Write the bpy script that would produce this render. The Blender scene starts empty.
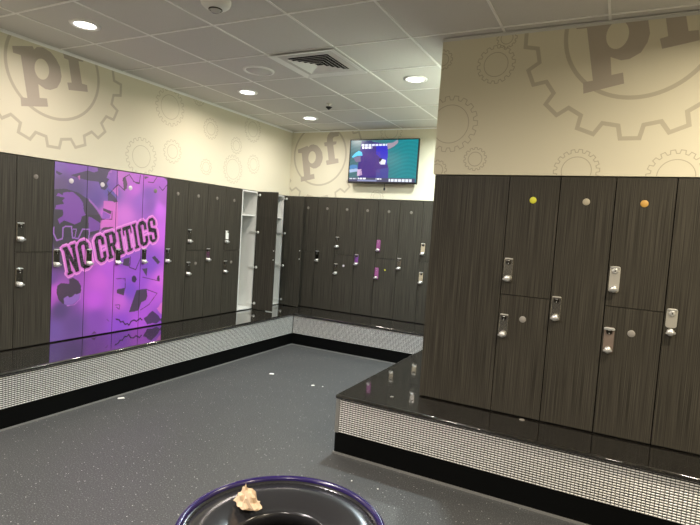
import bpy, math, random
import numpy as np
from mathutils import Vector, Matrix
from mathutils.geometry import tessellate_polygon

S = bpy.context.scene
COL = S.collection
random.seed(7)
rng = np.random.default_rng(7)

# ------------------------------------------------------------ camera
cam = bpy.data.objects.new('camera', bpy.data.cameras.new('camera'))
COL.objects.link(cam)
cam.location = (4.2758, -6.2849, 1.573)
cam.rotation_mode = 'XYZ'
cam.rotation_euler = (1.5062, -0.0652, 0.4777)
cam.data.sensor_fit = 'HORIZONTAL'
cam.data.sensor_width = 36
cam.data.lens = 520.78 * 36 / 700
cam.data.clip_start = 0.05
S.camera = cam

# ------------------------------------------------------------ world, exposure
w = bpy.data.worlds.new('world'); S.world = w; w.use_nodes = True
w.node_tree.nodes['Background'].inputs[0].default_value = (0.8, 0.8, 0.75, 1)
w.node_tree.nodes['Background'].inputs[1].default_value = 0.02
S.view_settings.view_transform = 'Standard'
S.view_settings.look = 'None'
S.view_settings.gamma = 1
S.view_settings.use_curve_mapping = False
S.view_settings.exposure = 0.60

HC = 2.903      # ceiling height
HT = 1.980      # top of the lockers
HB = 0.422      # bench top
ZM = 0.151      # top of the black kick board
WARM = (1.0, 0.80, 0.55); NEUT = (1.0, 0.88, 0.70); COOL = (0.80, 0.95, 1.0)
# recessed downlights; those behind the viewer are added ceiling fill: x, y, colour, watts
LIGHTS = [
    (0.76, -3.805, (1.0, 0.88, 0.80), 9.5), (0.76, -1.976, (1.0, 0.94, 0.66), 2.4), (0.76, -0.757, (0.55, 0.95, 1.0), 1.5),
    (2.588, -1.976, (0.72, 0.92, 0.98), 31), (0.76, -5.634, (1.0, 0.92, 0.84), 18), (2.588, -5.634, (1.0, 0.95, 0.88), 28),
    (5.027, -3.805, (1.0, 0.87, 0.58), 16), (4.417, -6.853, (1.0, 0.91, 0.74), 20), (6.246, -5.634, (1.0, 0.88, 0.62), 30), (2.588, -7.463, (1.0, 0.93, 0.84), 24),
    (2.588, -0.757, (0.78, 0.97, 0.94), 20),
]

# ------------------------------------------------------------ materials
def lin(c):
    return tuple(((v / 255) / 12.92 if v / 255 <= 0.04045 else ((v / 255 + 0.055) / 1.055) ** 2.4) for v in c) + (1.0,)

def mat(name, rgb, rough=0.5, metal=0.0, spec=0.5, coat=0.0, emit=None, es=1.0):
    m = bpy.data.materials.new(name); m.use_nodes = True
    b = m.node_tree.nodes['Principled BSDF']
    b.inputs['Base Color'].default_value = lin(rgb)
    b.inputs['Roughness'].default_value = rough
    b.inputs['Metallic'].default_value = metal
    b.inputs['Specular IOR Level'].default_value = spec
    b.inputs['Coat Weight'].default_value = coat
    if emit:
        b.inputs['Emission Color'].default_value = lin(emit)
        b.inputs['Emission Strength'].default_value = es
    return m

def nodes(m):
    return m.node_tree.nodes, m.node_tree.links, m.node_tree.nodes['Principled BSDF']

def noise_mix(m, c1, c2, scale, vec_scale=(1, 1, 1), lo=0.35, hi=0.65, detail=4, bump=0.0, use_random=False, coord='Object'):
    n, l, b = nodes(m)
    tc = n.new('ShaderNodeTexCoord'); mp = n.new('ShaderNodeMapping')
    mp.inputs['Scale'].default_value = vec_scale
    l.new(tc.outputs[coord], mp.inputs['Vector'])
    if use_random:
        oi = n.new('ShaderNodeObjectInfo'); mu = n.new('ShaderNodeMath'); mu.operation = 'MULTIPLY'; mu.inputs[1].default_value = 37
        l.new(oi.outputs['Random'], mu.inputs[0]); cx = n.new('ShaderNodeCombineXYZ')
        l.new(mu.outputs[0], cx.inputs[0]); l.new(cx.outputs[0], mp.inputs['Location'])
    t = n.new('ShaderNodeTexNoise'); t.inputs['Scale'].default_value = scale; t.inputs['Detail'].default_value = detail
    l.new(mp.outputs[0], t.inputs['Vector'])
    r = n.new('ShaderNodeValToRGB'); r.color_ramp.elements[0].position = lo; r.color_ramp.elements[1].position = hi
    r.color_ramp.elements[0].color = lin(c1); r.color_ramp.elements[1].color = lin(c2)
    l.new(t.outputs['Fac'], r.inputs[0]); l.new(r.outputs[0], b.inputs['Base Color'])
    if bump:
        bp = n.new('ShaderNodeBump'); bp.inputs['Strength'].default_value = bump; bp.inputs['Distance'].default_value = 0.002
        l.new(t.outputs['Fac'], bp.inputs['Height']); l.new(bp.outputs[0], b.inputs['Normal'])
    return r

M = {}
M['wood'] = mat('dark_laminate', (70, 64, 55), 0.42, spec=0.18)
noise_mix(M['wood'], (43, 41, 36), (81, 77, 69), 1.0, (210, 210, 2.0), 0.32, 0.70, 4, 0.05, True)
M['seam'] = mat('door_edge_black', (12, 11, 10), 0.6)
M['carcass'] = mat('carcass_laminate', (34, 31, 28), 0.6)
M['white'] = mat('white_melamine', (226, 226, 222), 0.45)
M['steel'] = mat('brushed_steel', (222, 218, 208), 0.36, 0.7)
M['darksteel'] = mat('dark_steel', (70, 66, 60), 0.3, 1.0)
M['mirror'] = mat('mirror_chrome', (215, 213, 208), 0.10, 1.0)
M['midsteel'] = mat('worn_steel', (196, 193, 184), 0.24, 1.0)
M['chrome'] = mat('chrome', (240, 240, 238), 0.30, 0.75)
M['taupe'] = mat('taupe_metal', (142, 126, 116), 0.4, 0.4)
M['pink'] = mat('purple_latch', (150, 84, 136), 0.4)
M['tag'] = mat('white_tag', (235, 235, 230), 0.5)
M['keyhole'] = mat('black_slot', (10, 10, 10), 0.5)
M['stone'] = mat('polished_black_stone', (22, 21, 19), 0.07, spec=0.65, coat=1.0)
M['kick'] = mat('black_kick_board', (5, 6, 6), 0.55, spec=0.12)
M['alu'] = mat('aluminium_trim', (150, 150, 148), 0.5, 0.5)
M['weave'] = mat('pressed_metal', (244, 243, 240), 0.40, 0.25)
M['weaveback'] = mat('pressed_metal_recess', (12, 12, 12), 0.6)
M['plaster'] = mat('cream_wallcovering', (222, 216, 194), 0.75)
M['mark'] = mat('wall_mark_taupe', (182, 172, 158), 0.75)
M['markline'] = mat('wall_mark_line', (194, 186, 166), 0.75)
M['thin'] = mat('wall_mark_thin_line', (188, 179, 157), 0.75)
M['tile'] = mat('ceiling_tile', (218, 216, 212), 0.9, spec=0.1)
noise_mix(M['tile'], (214, 213, 209), (220, 219, 215), 220, lo=0.3, hi=0.7)
M['grid'] = mat('ceiling_grid_white', (250, 250, 247), 0.5)
M['black'] = mat('black_plastic', (10, 10, 11), 0.35)
M['gloss'] = mat('glossy_black_plastic', (62, 62, 65), 0.2, 0.65, spec=0.8)
M['purple'] = mat('purple_rim_plastic', (36, 26, 78), 0.2, spec=0.6)
M['bag'] = mat('black_bin_bag', (9, 9, 10), 0.18, spec=0.8)
M['paper'] = mat('crumpled_brown_paper', (208, 182, 152), 0.85)
M['scrap'] = mat('white_paper', (235, 235, 232), 0.8)
M['glassy'] = mat('clear_lens', (205, 205, 205), 0.1)
M['vent'] = mat('vent_white', (246, 246, 243), 0.5)
M['ventdark'] = mat('vent_inside', (14, 14, 14), 0.8)
for k, c in {'yellow': (226, 226, 70), 'cream': (178, 170, 150), 'orange': (206, 160, 80), 'grey': (150, 146, 140), 'dim': (118, 112, 104), 'pale': (215, 205, 215)}.items():
    M['disc_' + k] = mat('number_disc_' + k, c, 0.45)

# rubber floor: dark grey with fine light flecks
M['floor'] = mat('speckled_rubber_floor', (70, 71, 72), 0.48, spec=0.35)
def floor_nodes():
    n, l, b = nodes(M['floor'])
    tc = n.new('ShaderNodeTexCoord')
    a = n.new('ShaderNodeTexNoise'); a.inputs['Scale'].default_value = 130; a.inputs['Detail'].default_value = 2
    l.new(tc.outputs['Object'], a.inputs['Vector'])
    r = n.new('ShaderNodeValToRGB'); e = r.color_ramp.elements
    e[0].position = 0.30; e[0].color = lin((58, 59, 60)); e[1].position = 0.62; e[1].color = lin((80, 81, 82))
    x = r.color_ramp.elements.new(0.70); x.color = lin((128, 129, 128))
    l.new(a.outputs['Fac'], r.inputs[0])
    c = n.new('ShaderNodeTexVoronoi'); c.inputs['Scale'].default_value = 30
    l.new(tc.outputs['Object'], c.inputs['Vector'])
    lt = n.new('ShaderNodeMath'); lt.operation = 'LESS_THAN'; lt.inputs[1].default_value = 0.085
    l.new(c.outputs['Distance'], lt.inputs[0])
    mx = n.new('ShaderNodeMix'); mx.data_type = 'RGBA'
    l.new(lt.outputs[0], mx.inputs['Factor']); l.new(r.outputs[0], mx.inputs['A']); mx.inputs['B'].default_value = lin((205, 205, 203))
    l.new(mx.outputs['Result'], b.inputs['Base Color'])
    d = n.new('ShaderNodeTexNoise'); d.inputs['Scale'].default_value = 1.3; d.inputs['Detail'].default_value = 4
    l.new(tc.outputs['Object'], d.inputs['Vector'])
    mr = n.new('ShaderNodeMapRange'); mr.inputs['To Min'].default_value = 0.38; mr.inputs['To Max'].default_value = 0.58
    l.new(d.outputs['Fac'], mr.inputs[0]); l.new(mr.outputs[0], b.inputs['Roughness'])
    bp = n.new('ShaderNodeBump'); bp.inputs['Strength'].default_value = 0.25; bp.inputs['Distance'].default_value = 0.002
    l.new(a.outputs['Fac'], bp.inputs['Height']); l.new(bp.outputs[0], b.inputs['Normal'])
floor_nodes()
def stone_nodes():
    n, l, b = nodes(M['stone'])
    tc = n.new('ShaderNodeTexCoord'); c = n.new('ShaderNodeTexNoise'); c.inputs['Scale'].default_value = 170; c.inputs['Detail'].default_value = 3
    l.new(tc.outputs['Object'], c.inputs['Vector'])
    r = n.new('ShaderNodeValToRGB'); e = r.color_ramp.elements
    e[0].position = 0.50; e[0].color = lin((15, 14, 13)); e[1].position = 0.78; e[1].color = lin((84, 81, 75))
    l.new(c.outputs['Fac'], r.inputs[0]); l.new(r.outputs[0], b.inputs['Base Color'])
stone_nodes()
def attr_mat(name, rough, emission=0.0):
    m = mat(name, (0, 0, 0), rough)
    n, l, b = nodes(m)
    a = n.new('ShaderNodeAttribute'); a.attribute_name = 'art'
    if emission:
        l.new(a.outputs['Color'], b.inputs['Emission Color']); b.inputs['Emission Strength'].default_value = emission
    else:
        l.new(a.outputs['Color'], b.inputs['Base Color'])
    return m
M['mural'] = attr_mat('printed_mural', 0.38)
M['screen'] = attr_mat('lit_screen', 0.25, 1.0)
M['lens'] = mat('lit_lens', (255, 250, 240), 0.4, emit=(255, 250, 242), es=6.0)

# ------------------------------------------------------------ mesh helpers
class MB:
    """collects faces with material names and links them as one mesh object"""
    def __init__(s): s.v = []; s.f = []; s.m = []; s.sm = []
    def add(s, vs, fs, m, smooth=False):
        k = len(s.v); s.v += [tuple(p) for p in vs]
        for f in fs: s.f.append([k + i for i in f]); s.m.append(m); s.sm.append(smooth)
    def box(s, a, b, m):
        x0, y0, z0 = a; x1, y1, z1 = b
        s.add([(x0,y0,z0),(x1,y0,z0),(x1,y1,z0),(x0,y1,z0),(x0,y0,z1),(x1,y0,z1),(x1,y1,z1),(x0,y1,z1)],
              [(0,3,2,1),(4,5,6,7),(0,1,5,4),(1,2,6,5),(2,3,7,6),(3,0,4,7)], m)
    def lathe(s, prof, m, n=48, c=(0, 0, 0), smooth=True, axis='z'):
        """prof: list of (radius, height)"""
        vs = []
        for r, h in prof:
            for i in range(n):
                a = 2 * math.pi * i / n
                p = (r * math.cos(a), r * math.sin(a), h)
                if axis == '-y': p = (p[0], -p[2], p[1])
                vs.append((c[0] + p[0], c[1] + p[1], c[2] + p[2]))
        fs = []
        for j in range(len(prof) - 1):
            for i in range(n):
                fs.append((j*n+i, j*n+(i+1) % n, (j+1)*n+(i+1) % n, (j+1)*n+i))
        s.add(vs, fs, m, smooth)
    def prism(s, poly, y0, y1, m):
        """poly in (x, z), extruded along y from y0 (front) to y1"""
        n = len(poly)
        s.add([(x, y0, z) for x, z in poly] + [(x, y1, z) for x, z in poly],
              [tuple(range(n)), tuple(reversed(range(n, 2*n)))] + [(i, i+n, (i+1) % n + n, (i+1) % n) for i in range(n)], m)
    def tube(s, pts, r, m, n=8):
        vs = []; P = [Vector(p) for p in pts]
        for i, p in enumerate(P):
            d = (P[min(i+1, len(P)-1)] - P[max(i-1, 0)]).normalized()
            u = d.orthogonal().normalized() if i == 0 else (u - d * u.dot(d)).normalized()
            w_ = d.cross(u)
            for k in range(n):
                a = 2 * math.pi * k / n
                vs.append(p + r * (math.cos(a) * u + math.sin(a) * w_))
        fs = [(j*n+i, j*n+(i+1) % n, (j+1)*n+(i+1) % n, (j+1)*n+i) for j in range(len(P)-1) for i in range(n)]
        s.add(vs, fs, m, True)
        s.add(vs[:n], [tuple(reversed(range(n)))], m); s.add(vs[-n:], [tuple(range(n))], m)
    def build(s, name, parent=None, bevel=0.0, seg=2, fixn=False):
        me = bpy.data.meshes.new(name)
        me.from_pydata(s.v, [], s.f)
        used = []
        for m in s.m:
            if m not in used: used.append(m)
        for m in used: me.materials.append(M[m])
        me.polygons.foreach_set('material_index', [used.index(m) for m in s.m])
        me.polygons.foreach_set('use_smooth', s.sm)
        me.update()
        if fixn:
            import bmesh
            bm = bmesh.new(); bm.from_mesh(me); bmesh.ops.recalc_face_normals(bm, faces=bm.faces); bm.to_mesh(me); bm.free()
        o = bpy.data.objects.new(name, me); COL.objects.link(o)
        if parent is not None: o.parent = parent
        if bevel:
            b = o.modifiers.new('bevel', 'BEVEL'); b.width = bevel; b.segments = seg; b.limit_method = 'ANGLE'; b.angle_limit = 0.6
        return o

def tag(o, label, cat, group=None, kind=None):
    o['label'] = label; o['category'] = cat
    if group: o['group'] = group
    if kind: o['kind'] = kind
    return o
def struct(o):
    o['kind'] = 'structure'; return o
def empty(name, loc, rz=0.0):
    o = bpy.data.objects.new(name, None); COL.objects.link(o)
    o.location = loc; o.rotation_euler = (0, 0, rz); o.empty_display_size = 0.05
    return o
def copy_tree(o, parent=None):
    c = o.copy(); COL.objects.link(c); c.parent = parent
    for ch in list(o.children): copy_tree(ch, c)
    return c
def rrect(x0, z0, x1, z1, r, n=4):
    pts = []
    for cx, cz, a0 in ((x1-r, z0+r, -90), (x1-r, z1-r, 0), (x0+r, z1-r, 90), (x0+r, z0+r, 180)):
        for i in range(n+1):
            a = math.radians(a0 + 90*i/n); pts.append((cx + r*math.cos(a), cz + r*math.sin(a)))
    return pts

# flat marks printed on a wall: polygons clipped to the wall's rectangle
def clip_poly(p, x0, y0, x1, y1):
    for ax, lim, sg in ((0, x0, 1), (0, x1, -1), (1, y0, 1), (1, y1, -1)):
        q = []
        for i in range(len(p)):
            a, b = p[i-1], p[i]
            ia, ib = (a[ax]-lim)*sg >= 0, (b[ax]-lim)*sg >= 0
            if ia != ib:
                t = (lim-a[ax])/(b[ax]-a[ax]); q.append((a[0]+t*(b[0]-a[0]), a[1]+t*(b[1]-a[1])))
            if ib: q.append(b)
        p = q
        if not p: return []
    return p
def decal(mb, tris, m, place, rect):
    for t in tris:
        c = clip_poly(list(t), *rect)
        if len(c) > 2: mb.add([place(*q) for q in c], [tuple(range(len(c)))], m)
def fill(poly, hole=None):
    loops = [[Vector((x, y, 0)) for x, y in poly]]
    if hole: loops.append([Vector((x, y, 0)) for x, y in hole])
    flat = [q for lp in loops for q in lp]
    return [[(flat[i].x, flat[i].y) for i in t] for t in tessellate_polygon(loops)]
def stroke(pts, w_, closed=True):
    """a mitred ribbon along pts"""
    n = len(pts); L_ = []; R_ = []
    for i in range(n):
        p = Vector(pts[i])
        a = Vector(pts[i-1]) if (closed or i) else None
        b = Vector(pts[(i+1) % n]) if (closed or i < n-1) else None
        d1 = (p-a).normalized() if a is not None else (b-p).normalized()
        d2 = (b-p).normalized() if b is not None else d1
        n1 = Vector((-d1.y, d1.x)); n2 = Vector((-d2.y, d2.x)); mm = (n1+n2)
        mm = mm.normalized() if mm.length > 1e-6 else n1
        k = w_/2/max(0.45, mm.dot(n1))
        L_.append(tuple(p+mm*k)); R_.append(tuple(p-mm*k))
    out = []
    for i in range(n if closed else n-1):
        j = (i+1) % n; out.append([L_[i], R_[i], R_[j]]); out.append([L_[i], R_[j], L_[j]])
    return out
def gear_outline(cx, cz, ro, ri, teeth, phase=0.0, fo=0.40, fi=0.40):
    pts = []
    p = 2*math.pi/teeth
    for k in range(teeth):
        a = phase + k*p
        pts += [(cx+ro*math.cos(a-p*fo/2), cz+ro*math.sin(a-p*fo/2)), (cx+ro*math.cos(a+p*fo/2), cz+ro*math.sin(a+p*fo/2)),
                (cx+ri*math.cos(a+p/2-p*fi/2), cz+ri*math.sin(a+p/2-p*fi/2)), (cx+ri*math.cos(a+p/2+p*fi/2), cz+ri*math.sin(a+p/2+p*fi/2))]
    return pts
def circle(cx, cz, r, n=64, sx=1.0):
    return [(cx+sx*r*math.cos(2*math.pi*i/n), cz+r*math.sin(2*math.pi*i/n)) for i in range(n)]
P_OUT = [(-.88,.19),(-.86,.07),(-.715,.07),(-.565,-.72),(-.70,-.735),(-.68,-.905),(-.14,-.79),(-.17,-.63),(-.32,-.655),(-.355,-.39),(-.21,-.45),(-.10,-.44),(.04,-.36),(.11,-.22),(.13,-.10),(.09,.09),(0,.22),(-.12,.32),(-.28,.36),(-.40,.33),(-.46,.26),(-.49,.315)]
P_HOLE = [(-.29+.15*math.cos(2*math.pi*i/28), -.075+.205*math.sin(2*math.pi*i/28)) for i in range(28)]
F_OUT = [(.145,.41),(.175,.29),(.27,.285),(.36,-.165),(.26,-.19),(.30,-.335),(.745,-.26),(.72,-.12),(.60,-.12),(.50,.33),(.61,.35),(.62,.44),(.49,.44),(.47,.52),(.49,.57),(.54,.60),(.60,.60),(.69,.62),(.675,.785),(.58,.81),(.46,.80),(.35,.74),(.27,.65),(.245,.55),(.255,.43)]
def logo(mb, cx, cz, place, rect, r=0.40):
    sc = lambda P: [(cx+x*r, cz+y*r) for x, y in P]
    # ring first, letters a hair in front of it
    decal(mb, stroke(circle(cx, cz, r, 96), 0.024), 'markline', place, rect)
    decal(mb, stroke(gear_outline(cx, cz, r*1.595, r*1.41, 16, -math.pi/2), 0.024), 'markline', place, rect)
    p2 = lambda a, b: place(a, b, 0.0009)
    decal(mb, fill(sc(P_OUT), sc(P_HOLE)), 'mark', p2, rect)
    decal(mb, fill(sc(F_OUT)), 'mark', p2, rect)
def small_gear(mb, cx, cz, ro, ri, place, rect, w_=0.005, teeth=18, ph=0.0):
    decal(mb, stroke(gear_outline(cx, cz, ro, ro*0.86, teeth, ph, 0.45, 0.35), w_), 'thin', place, rect)
    decal(mb, stroke(circle(cx, cz, ri, 40), w_), 'thin', place, rect)

# ============================================================ SETTING
X0, X1, Y0, Y1 = -0.52, 7.2, -9.2, 0.52
f = MB(); f.box((X0, Y0, -0.1), (X1, Y1, 0), 'floor'); struct(f.build('floor'))
f = MB(); f.box((X0, Y0, HC), (X1, Y1, HC+0.1), 'tile'); struct(f.build('ceiling'))
GX, GY, T = 1.6744, -2.2813, 0.6096
g = MB(); k0 = -3
for k in range(-3, 10):
    x = GX + k*T
    if X0 < x < X1: g.box((x-.0075, Y0, HC-.005), (x+.0075, Y1, HC-.0005), 'grid')
xs = [GX + k*T for k in range(-4, 10)]
for k in range(-11, 4):
    y = GY + k*T
    for i in range(len(xs)-1):
        g.box((xs[i]+.0075, y-.0075, HC-.005), (xs[i+1]-.0075, y+.0075, HC-.0005), 'grid')
struct(g.build('trim_1'))

LY0, LN = -3.815 - 3*0.309, 15      # left run: first seam and number of lockers
LW = 0.309
# left wall with the boxed-out upper part flush with the locker doors
m_ = MB()
m_.box((X0-.1, Y0, 0), (X0, Y1, HC), 'plaster')
m_.box((X0, Y0, HT+.008), (0, Y1, HC), 'plaster')
m_.box((X0, Y0, 0), (0, LY0-.01, HT+.008), 'plaster')
pl = lambda a, b, e=0.0006: (e, a, b)
rL = (Y0, HT+.01, -0.002, HC-.02)
logo(m_, -3.52, 2.73, pl, rL)
for a in [(-2.275,2.715,.192,.123,18),(-2.617,2.151,.185,.108,18),(-2.219,2.265,.122,.071,14),(-.898,2.757,.161,.094,18),(-1.242,2.207,.171,.121,18),(-.848,2.32,.119,.074,14),(-1.658,2.614,.117,.07,14),(-1.709,2.171,.09,.056,12),(-1.869,2.91,.086,.054,12),(-1.202,2.50,.10,.06,12),(-4.6,2.4,.2,.12,16)]:
    small_gear(m_, *a[:4], pl, rL, teeth=a[4])
logo(m_, -7.4, 2.73, pl, rL)
decal(m_, stroke(gear_outline(.472-.40, 2.568, .638, .564, 16, 0), .016), 'markline', lambda a, b: (.0006, -.03-a*0.9, b), (Y0, HT, -.001, HC-.02)) if False else None
struct(m_.build('wall_left'))
# back wall
m_ = MB()
m_.box((X0, Y1, 0), (X1, Y1+.1, HC), 'plaster')
m_.box((0, 0, HT+.008), (3.09, Y1, HC), 'plaster')
pb = lambda a, b, e=0.0006: (a, -e, b)
rB = (0.002, HT+.01, 3.105, HC-.02)
logo(m_, 0.472, 2.568, pb, rB, 0.415)
for a in [(1.532,2.86,.15,.09,16),(1.391,2.014,.092,.055,12),(2.3,2.5,.16,.1,16),(2.75,2.2,.12,.07,14)]:
    small_gear(m_, *a[:4], pb, rB, teeth=a[4])
struct(m_.build('wall_back'))
# wall over the right hand lockers: the near end of a partition running to the back wall
YR, XR = -2.796, 3.107
m_ = MB()
m_.box((XR-.016, YR, HT+.008), (X1, 0, HC), 'plaster')
m_.box((3.611+6*.31+.01, YR, 0), (X1, 0, HT+.008), 'plaster')
m_.box((XR+.004, YR+.52, 0), (3.611+6*.31+.01, 0, HT+.008), 'wood')
pr = lambda a, b, e=0.0006: (a, YR-e, b)
rR = (XR-.015, HT+.01, X1, HC-.02)
logo(m_, 4.275, 2.845, pr, rR)
for a in [(3.461,2.702,.122,.077,16,.1),(3.183,2.328,.188,.128,18,0),(3.373,2.091,.076,.046,14,.2),(3.099,2.763,.067,.04,12,0),(3.115,2.017,.068,.041,12,0),(3.518,2.865,.064,.038,12,0),(4.002,2.017,.131,.085,18,.05),(4.527,1.99,.15,.095,18,0),(5.1,2.3,.16,.1,16,0),(5.5,2.7,.12,.08,14,0)]:
    small_gear(m_, *a[:4], pr, rR, teeth=a[4], ph=a[5], w_=.0045)
struct(m_.build('wall_right'))
m_ = MB(); m_.box((X1, Y0, 0), (X1+.1, Y1, HC), 'plaster'); struct(m_.build('wall_side'))
m_ = MB(); m_.box((X0-.1, Y0-.1, HT), (X1+.1, Y0, HC), 'plaster'); m_.box((X0-.1, Y0-.1, 0), (X1+.1, Y0, HT), 'wood'); struct(m_.build('wall_front'))
# wall angles under the ceiling
g = MB()
g.box((0.001, Y0, HC-.022), (.004, -.002, HC-.005), 'grid'); g.box((.001, Y0, HC-.0045), (.02, -.002, HC-.0008), 'grid')
struct(g.build('trim_2'))
g = MB(); g.box((0.02, -.004, HC-.022), (XR-.02, -.001, HC-.005), 'grid'); struct(g.build('trim_3'))
g = MB(); g.box((XR-.0165, YR-.0035, HC-.022), (X1, YR-.001, HC-.005), 'tile'); g.box((XR, YR-.022, HC-.0085), (X1, YR-.0036, HC-.0055), 'tile')
g.box((XR-.020, YR-.004, HC-.022), (XR-.017, -.02, HC-.005), 'tile'); struct(g.build('trim_4'))

# ============================================================ BENCHES
def weave_panel(mb, org, du, length, z0, z1, nrm):
    """pressed metal sheet: rows of small pillowed cells on a dark ground. org start, du unit along, nrm outward"""
    cw, ch = 0.0205, 0.0137
    nx = int(length/cw); nz = int((z1-z0)/ch)
    O_ = np.array(org, float); U = np.array(du, float); N = np.array(nrm, float)
    Z = np.array((0, 0, 1.0))
    a = O_ + Z*z0; b = O_ + U*length + Z*z0
    mb.add([a, b, b+Z*(z1-z0), a+Z*(z1-z0)], [(0, 1, 2, 3)], 'weaveback')
    vs = []; fs = []
    for j in range(nz):
        for i in range(nx):
            c = O_ + U*((i+.5)*length/nx) + Z*(z0 + (j+.5)*(z1-z0)/nz)
            hw, hh = cw*.44, ch*.29
            t = rng.normal(0, .0004, 2)
            k = len(vs)
            for (sx, sz, e) in ((-1,-1,.0004),(1,-1,.0004),(1,1,.0004),(-1,1,.0004),(-.55,-.5,.0028),(.55,-.5,.0028),(.55,.5,.0028),(-.55,.5,.0028)):
                vs.append(c + U*hw*sx + Z*hh*sz + N*(e + (t[0]*sx + t[1]*sz if e > .001 else 0)))
            fs += [(k+4,k+5,k+6,k+7),(k,k+1,k+5,k+4),(k+1,k+2,k+6,k+5),(k+2,k+3,k+7,k+6),(k+3,k,k+4,k+7)]
    mb.add(vs, fs, 'weave')
BD = 0.567
SB = 0.030   # stone thickness
def bench(name, label, tops, kicks, panels, posts, strips):
    root = empty(name, tops[0][0][:2] + (0,)); ox = Vector(root.location)
    tag(root, label, 'bench', 'stone-topped locker room benches')
    off = lambda p: (p[0]-ox.x, p[1]-ox.y, p[2])
    def part(nm, boxes, m, bev=0):
        b = MB()
        for a, c in boxes: b.box(off(a), off(c), m)
        o = b.build(nm, root, bev, 5)
        if m == 'stone': o.data.polygons.foreach_set('use_smooth', [True]*len(o.data.polygons)); o.modifiers['bevel'].harden_normals = True
        return o
    t = MB()
    return root, off, part
XB, YB = 2.618, -3.147
YE = LY0 - .005
# left run
r1, off, part = bench('locker_bench', 'long black stone bench with metal weave front below the purple mural lockers', [((0.0, YE, 0), None)], 0, 0, 0, 0)
part('stone_top', [((-.50, YE, HB-SB), (BD, 0.5, HB))], 'stone', .0148)
part('kick_board', [((-.50, YE, 0.0), (BD-.02, 0.5, ZM))], 'kick')
part('carcass', [((-.50, YE, ZM), (BD-.03, 0.5, HB-SB))], 'kick')
b = MB(); weave_panel(b, off((BD-.0195, YE, 0)), (0, 1, 0), -YE-BD+.02-.012, ZM+.004, HB-SB-.006, (1, 0, 0)); b.build('metal_front', r1)
part('floor_strip', [((BD-.02, YE, 0.0), (BD-.012, -BD+.012, .012))], 'alu')  # grey strip added to draw the bright line at the kick board foot
part('corner_trim', [((BD-.02, -BD+.008, ZM), (BD-.012, -BD+.016, HB-SB))], 'alu')
# back run
r2, off, part = bench('locker_bench', 'black stone bench with metal weave front on the back wall under the television', [((BD, -BD, 0), None)], 0, 0, 0, 0)
part('stone_top', [((BD+.0005, -BD, HB-SB), (XB-.0005, 0.5, HB))], 'stone', .0148)
part('kick_board', [((BD-.019, -BD+.02, 0.0), (XB+.008, 0.5, ZM))], 'kick')
part('carcass', [((BD+.001, -BD+.03, ZM), (XB-.001, 0.5, HB-SB))], 'kick')
b = MB(); weave_panel(b, off((BD-.01, -BD+.0195, 0)), (1, 0, 0), XB-BD+.02, ZM+.004, HB-SB-.006, (0, -1, 0)); b.build('metal_front', r2)
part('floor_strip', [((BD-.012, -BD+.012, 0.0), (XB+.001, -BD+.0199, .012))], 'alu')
# right run round the partition
XE = 3.611+6*.31
r3, off, part = bench('locker_bench', 'black stone bench with metal weave front projecting in the right foreground', [((XB, YB, 0), None)], 0, 0, 0, 0)
t = MB()
poly = [(XB, YB), (XE, YB), (XE, YR+.5), (XR, YR+.5), (XR, .5), (XB, .5)]
def slab(mb, poly, z0, z1, m, off=off):
    n = len(poly)
    mb.add([off((x, y, z0)) for x, y in poly]+[off((x, y, z1)) for x, y in poly],
           [tuple(reversed(range(n))), tuple(range(n, 2*n))]+[(i, (i+1) % n, (i+1) % n+n, i+n) for i in range(n)], m)
slab(t, poly, HB-SB, HB, 'stone'); st_=t.build('stone_top', r3, .0148, 5); st_.data.polygons.foreach_set('use_smooth', [True]*len(st_.data.polygons)); st_.modifiers['bevel'].harden_normals = True
ins = lambda e: [(XB+e*.5, YB+e), (XE, YB+e), (XE, YR+.5), (XR, YR+.5), (XR, .5), (XB+e*.5, .5)]
t = MB(); slab(t, ins(.02), 0, ZM, 'kick'); t.build('kick_board', r3)
t = MB(); slab(t, ins(.03), ZM, HB-SB, 'kick'); t.build('carcass', r3)
b = MB()
weave_panel(b, off((XB+.034, YB+.0195, 0)), (1, 0, 0), XE-XB-.04, ZM+.004, HB-SB-.006, (0, -1, 0))
weave_panel(b, off((XB+.0095, YB+.034, 0)), (0, 1, 0), -BD-YB-.06, ZM+.004, HB-SB-.006, (-1, 0, 0))
b.build('metal_front', r3)
part('corner_trim', [((XB+.006, YB+.014, ZM), (XB+.034, YB+.034, HB-SB))], 'alu', .002)
part('floor_strip', [((XB+.002, YB+.012, 0.0), (XE, YB+.0199, .014)), ((XB+.002, YB+.02, 0.0), (XB+.0099, -BD, .014))], 'alu')

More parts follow.
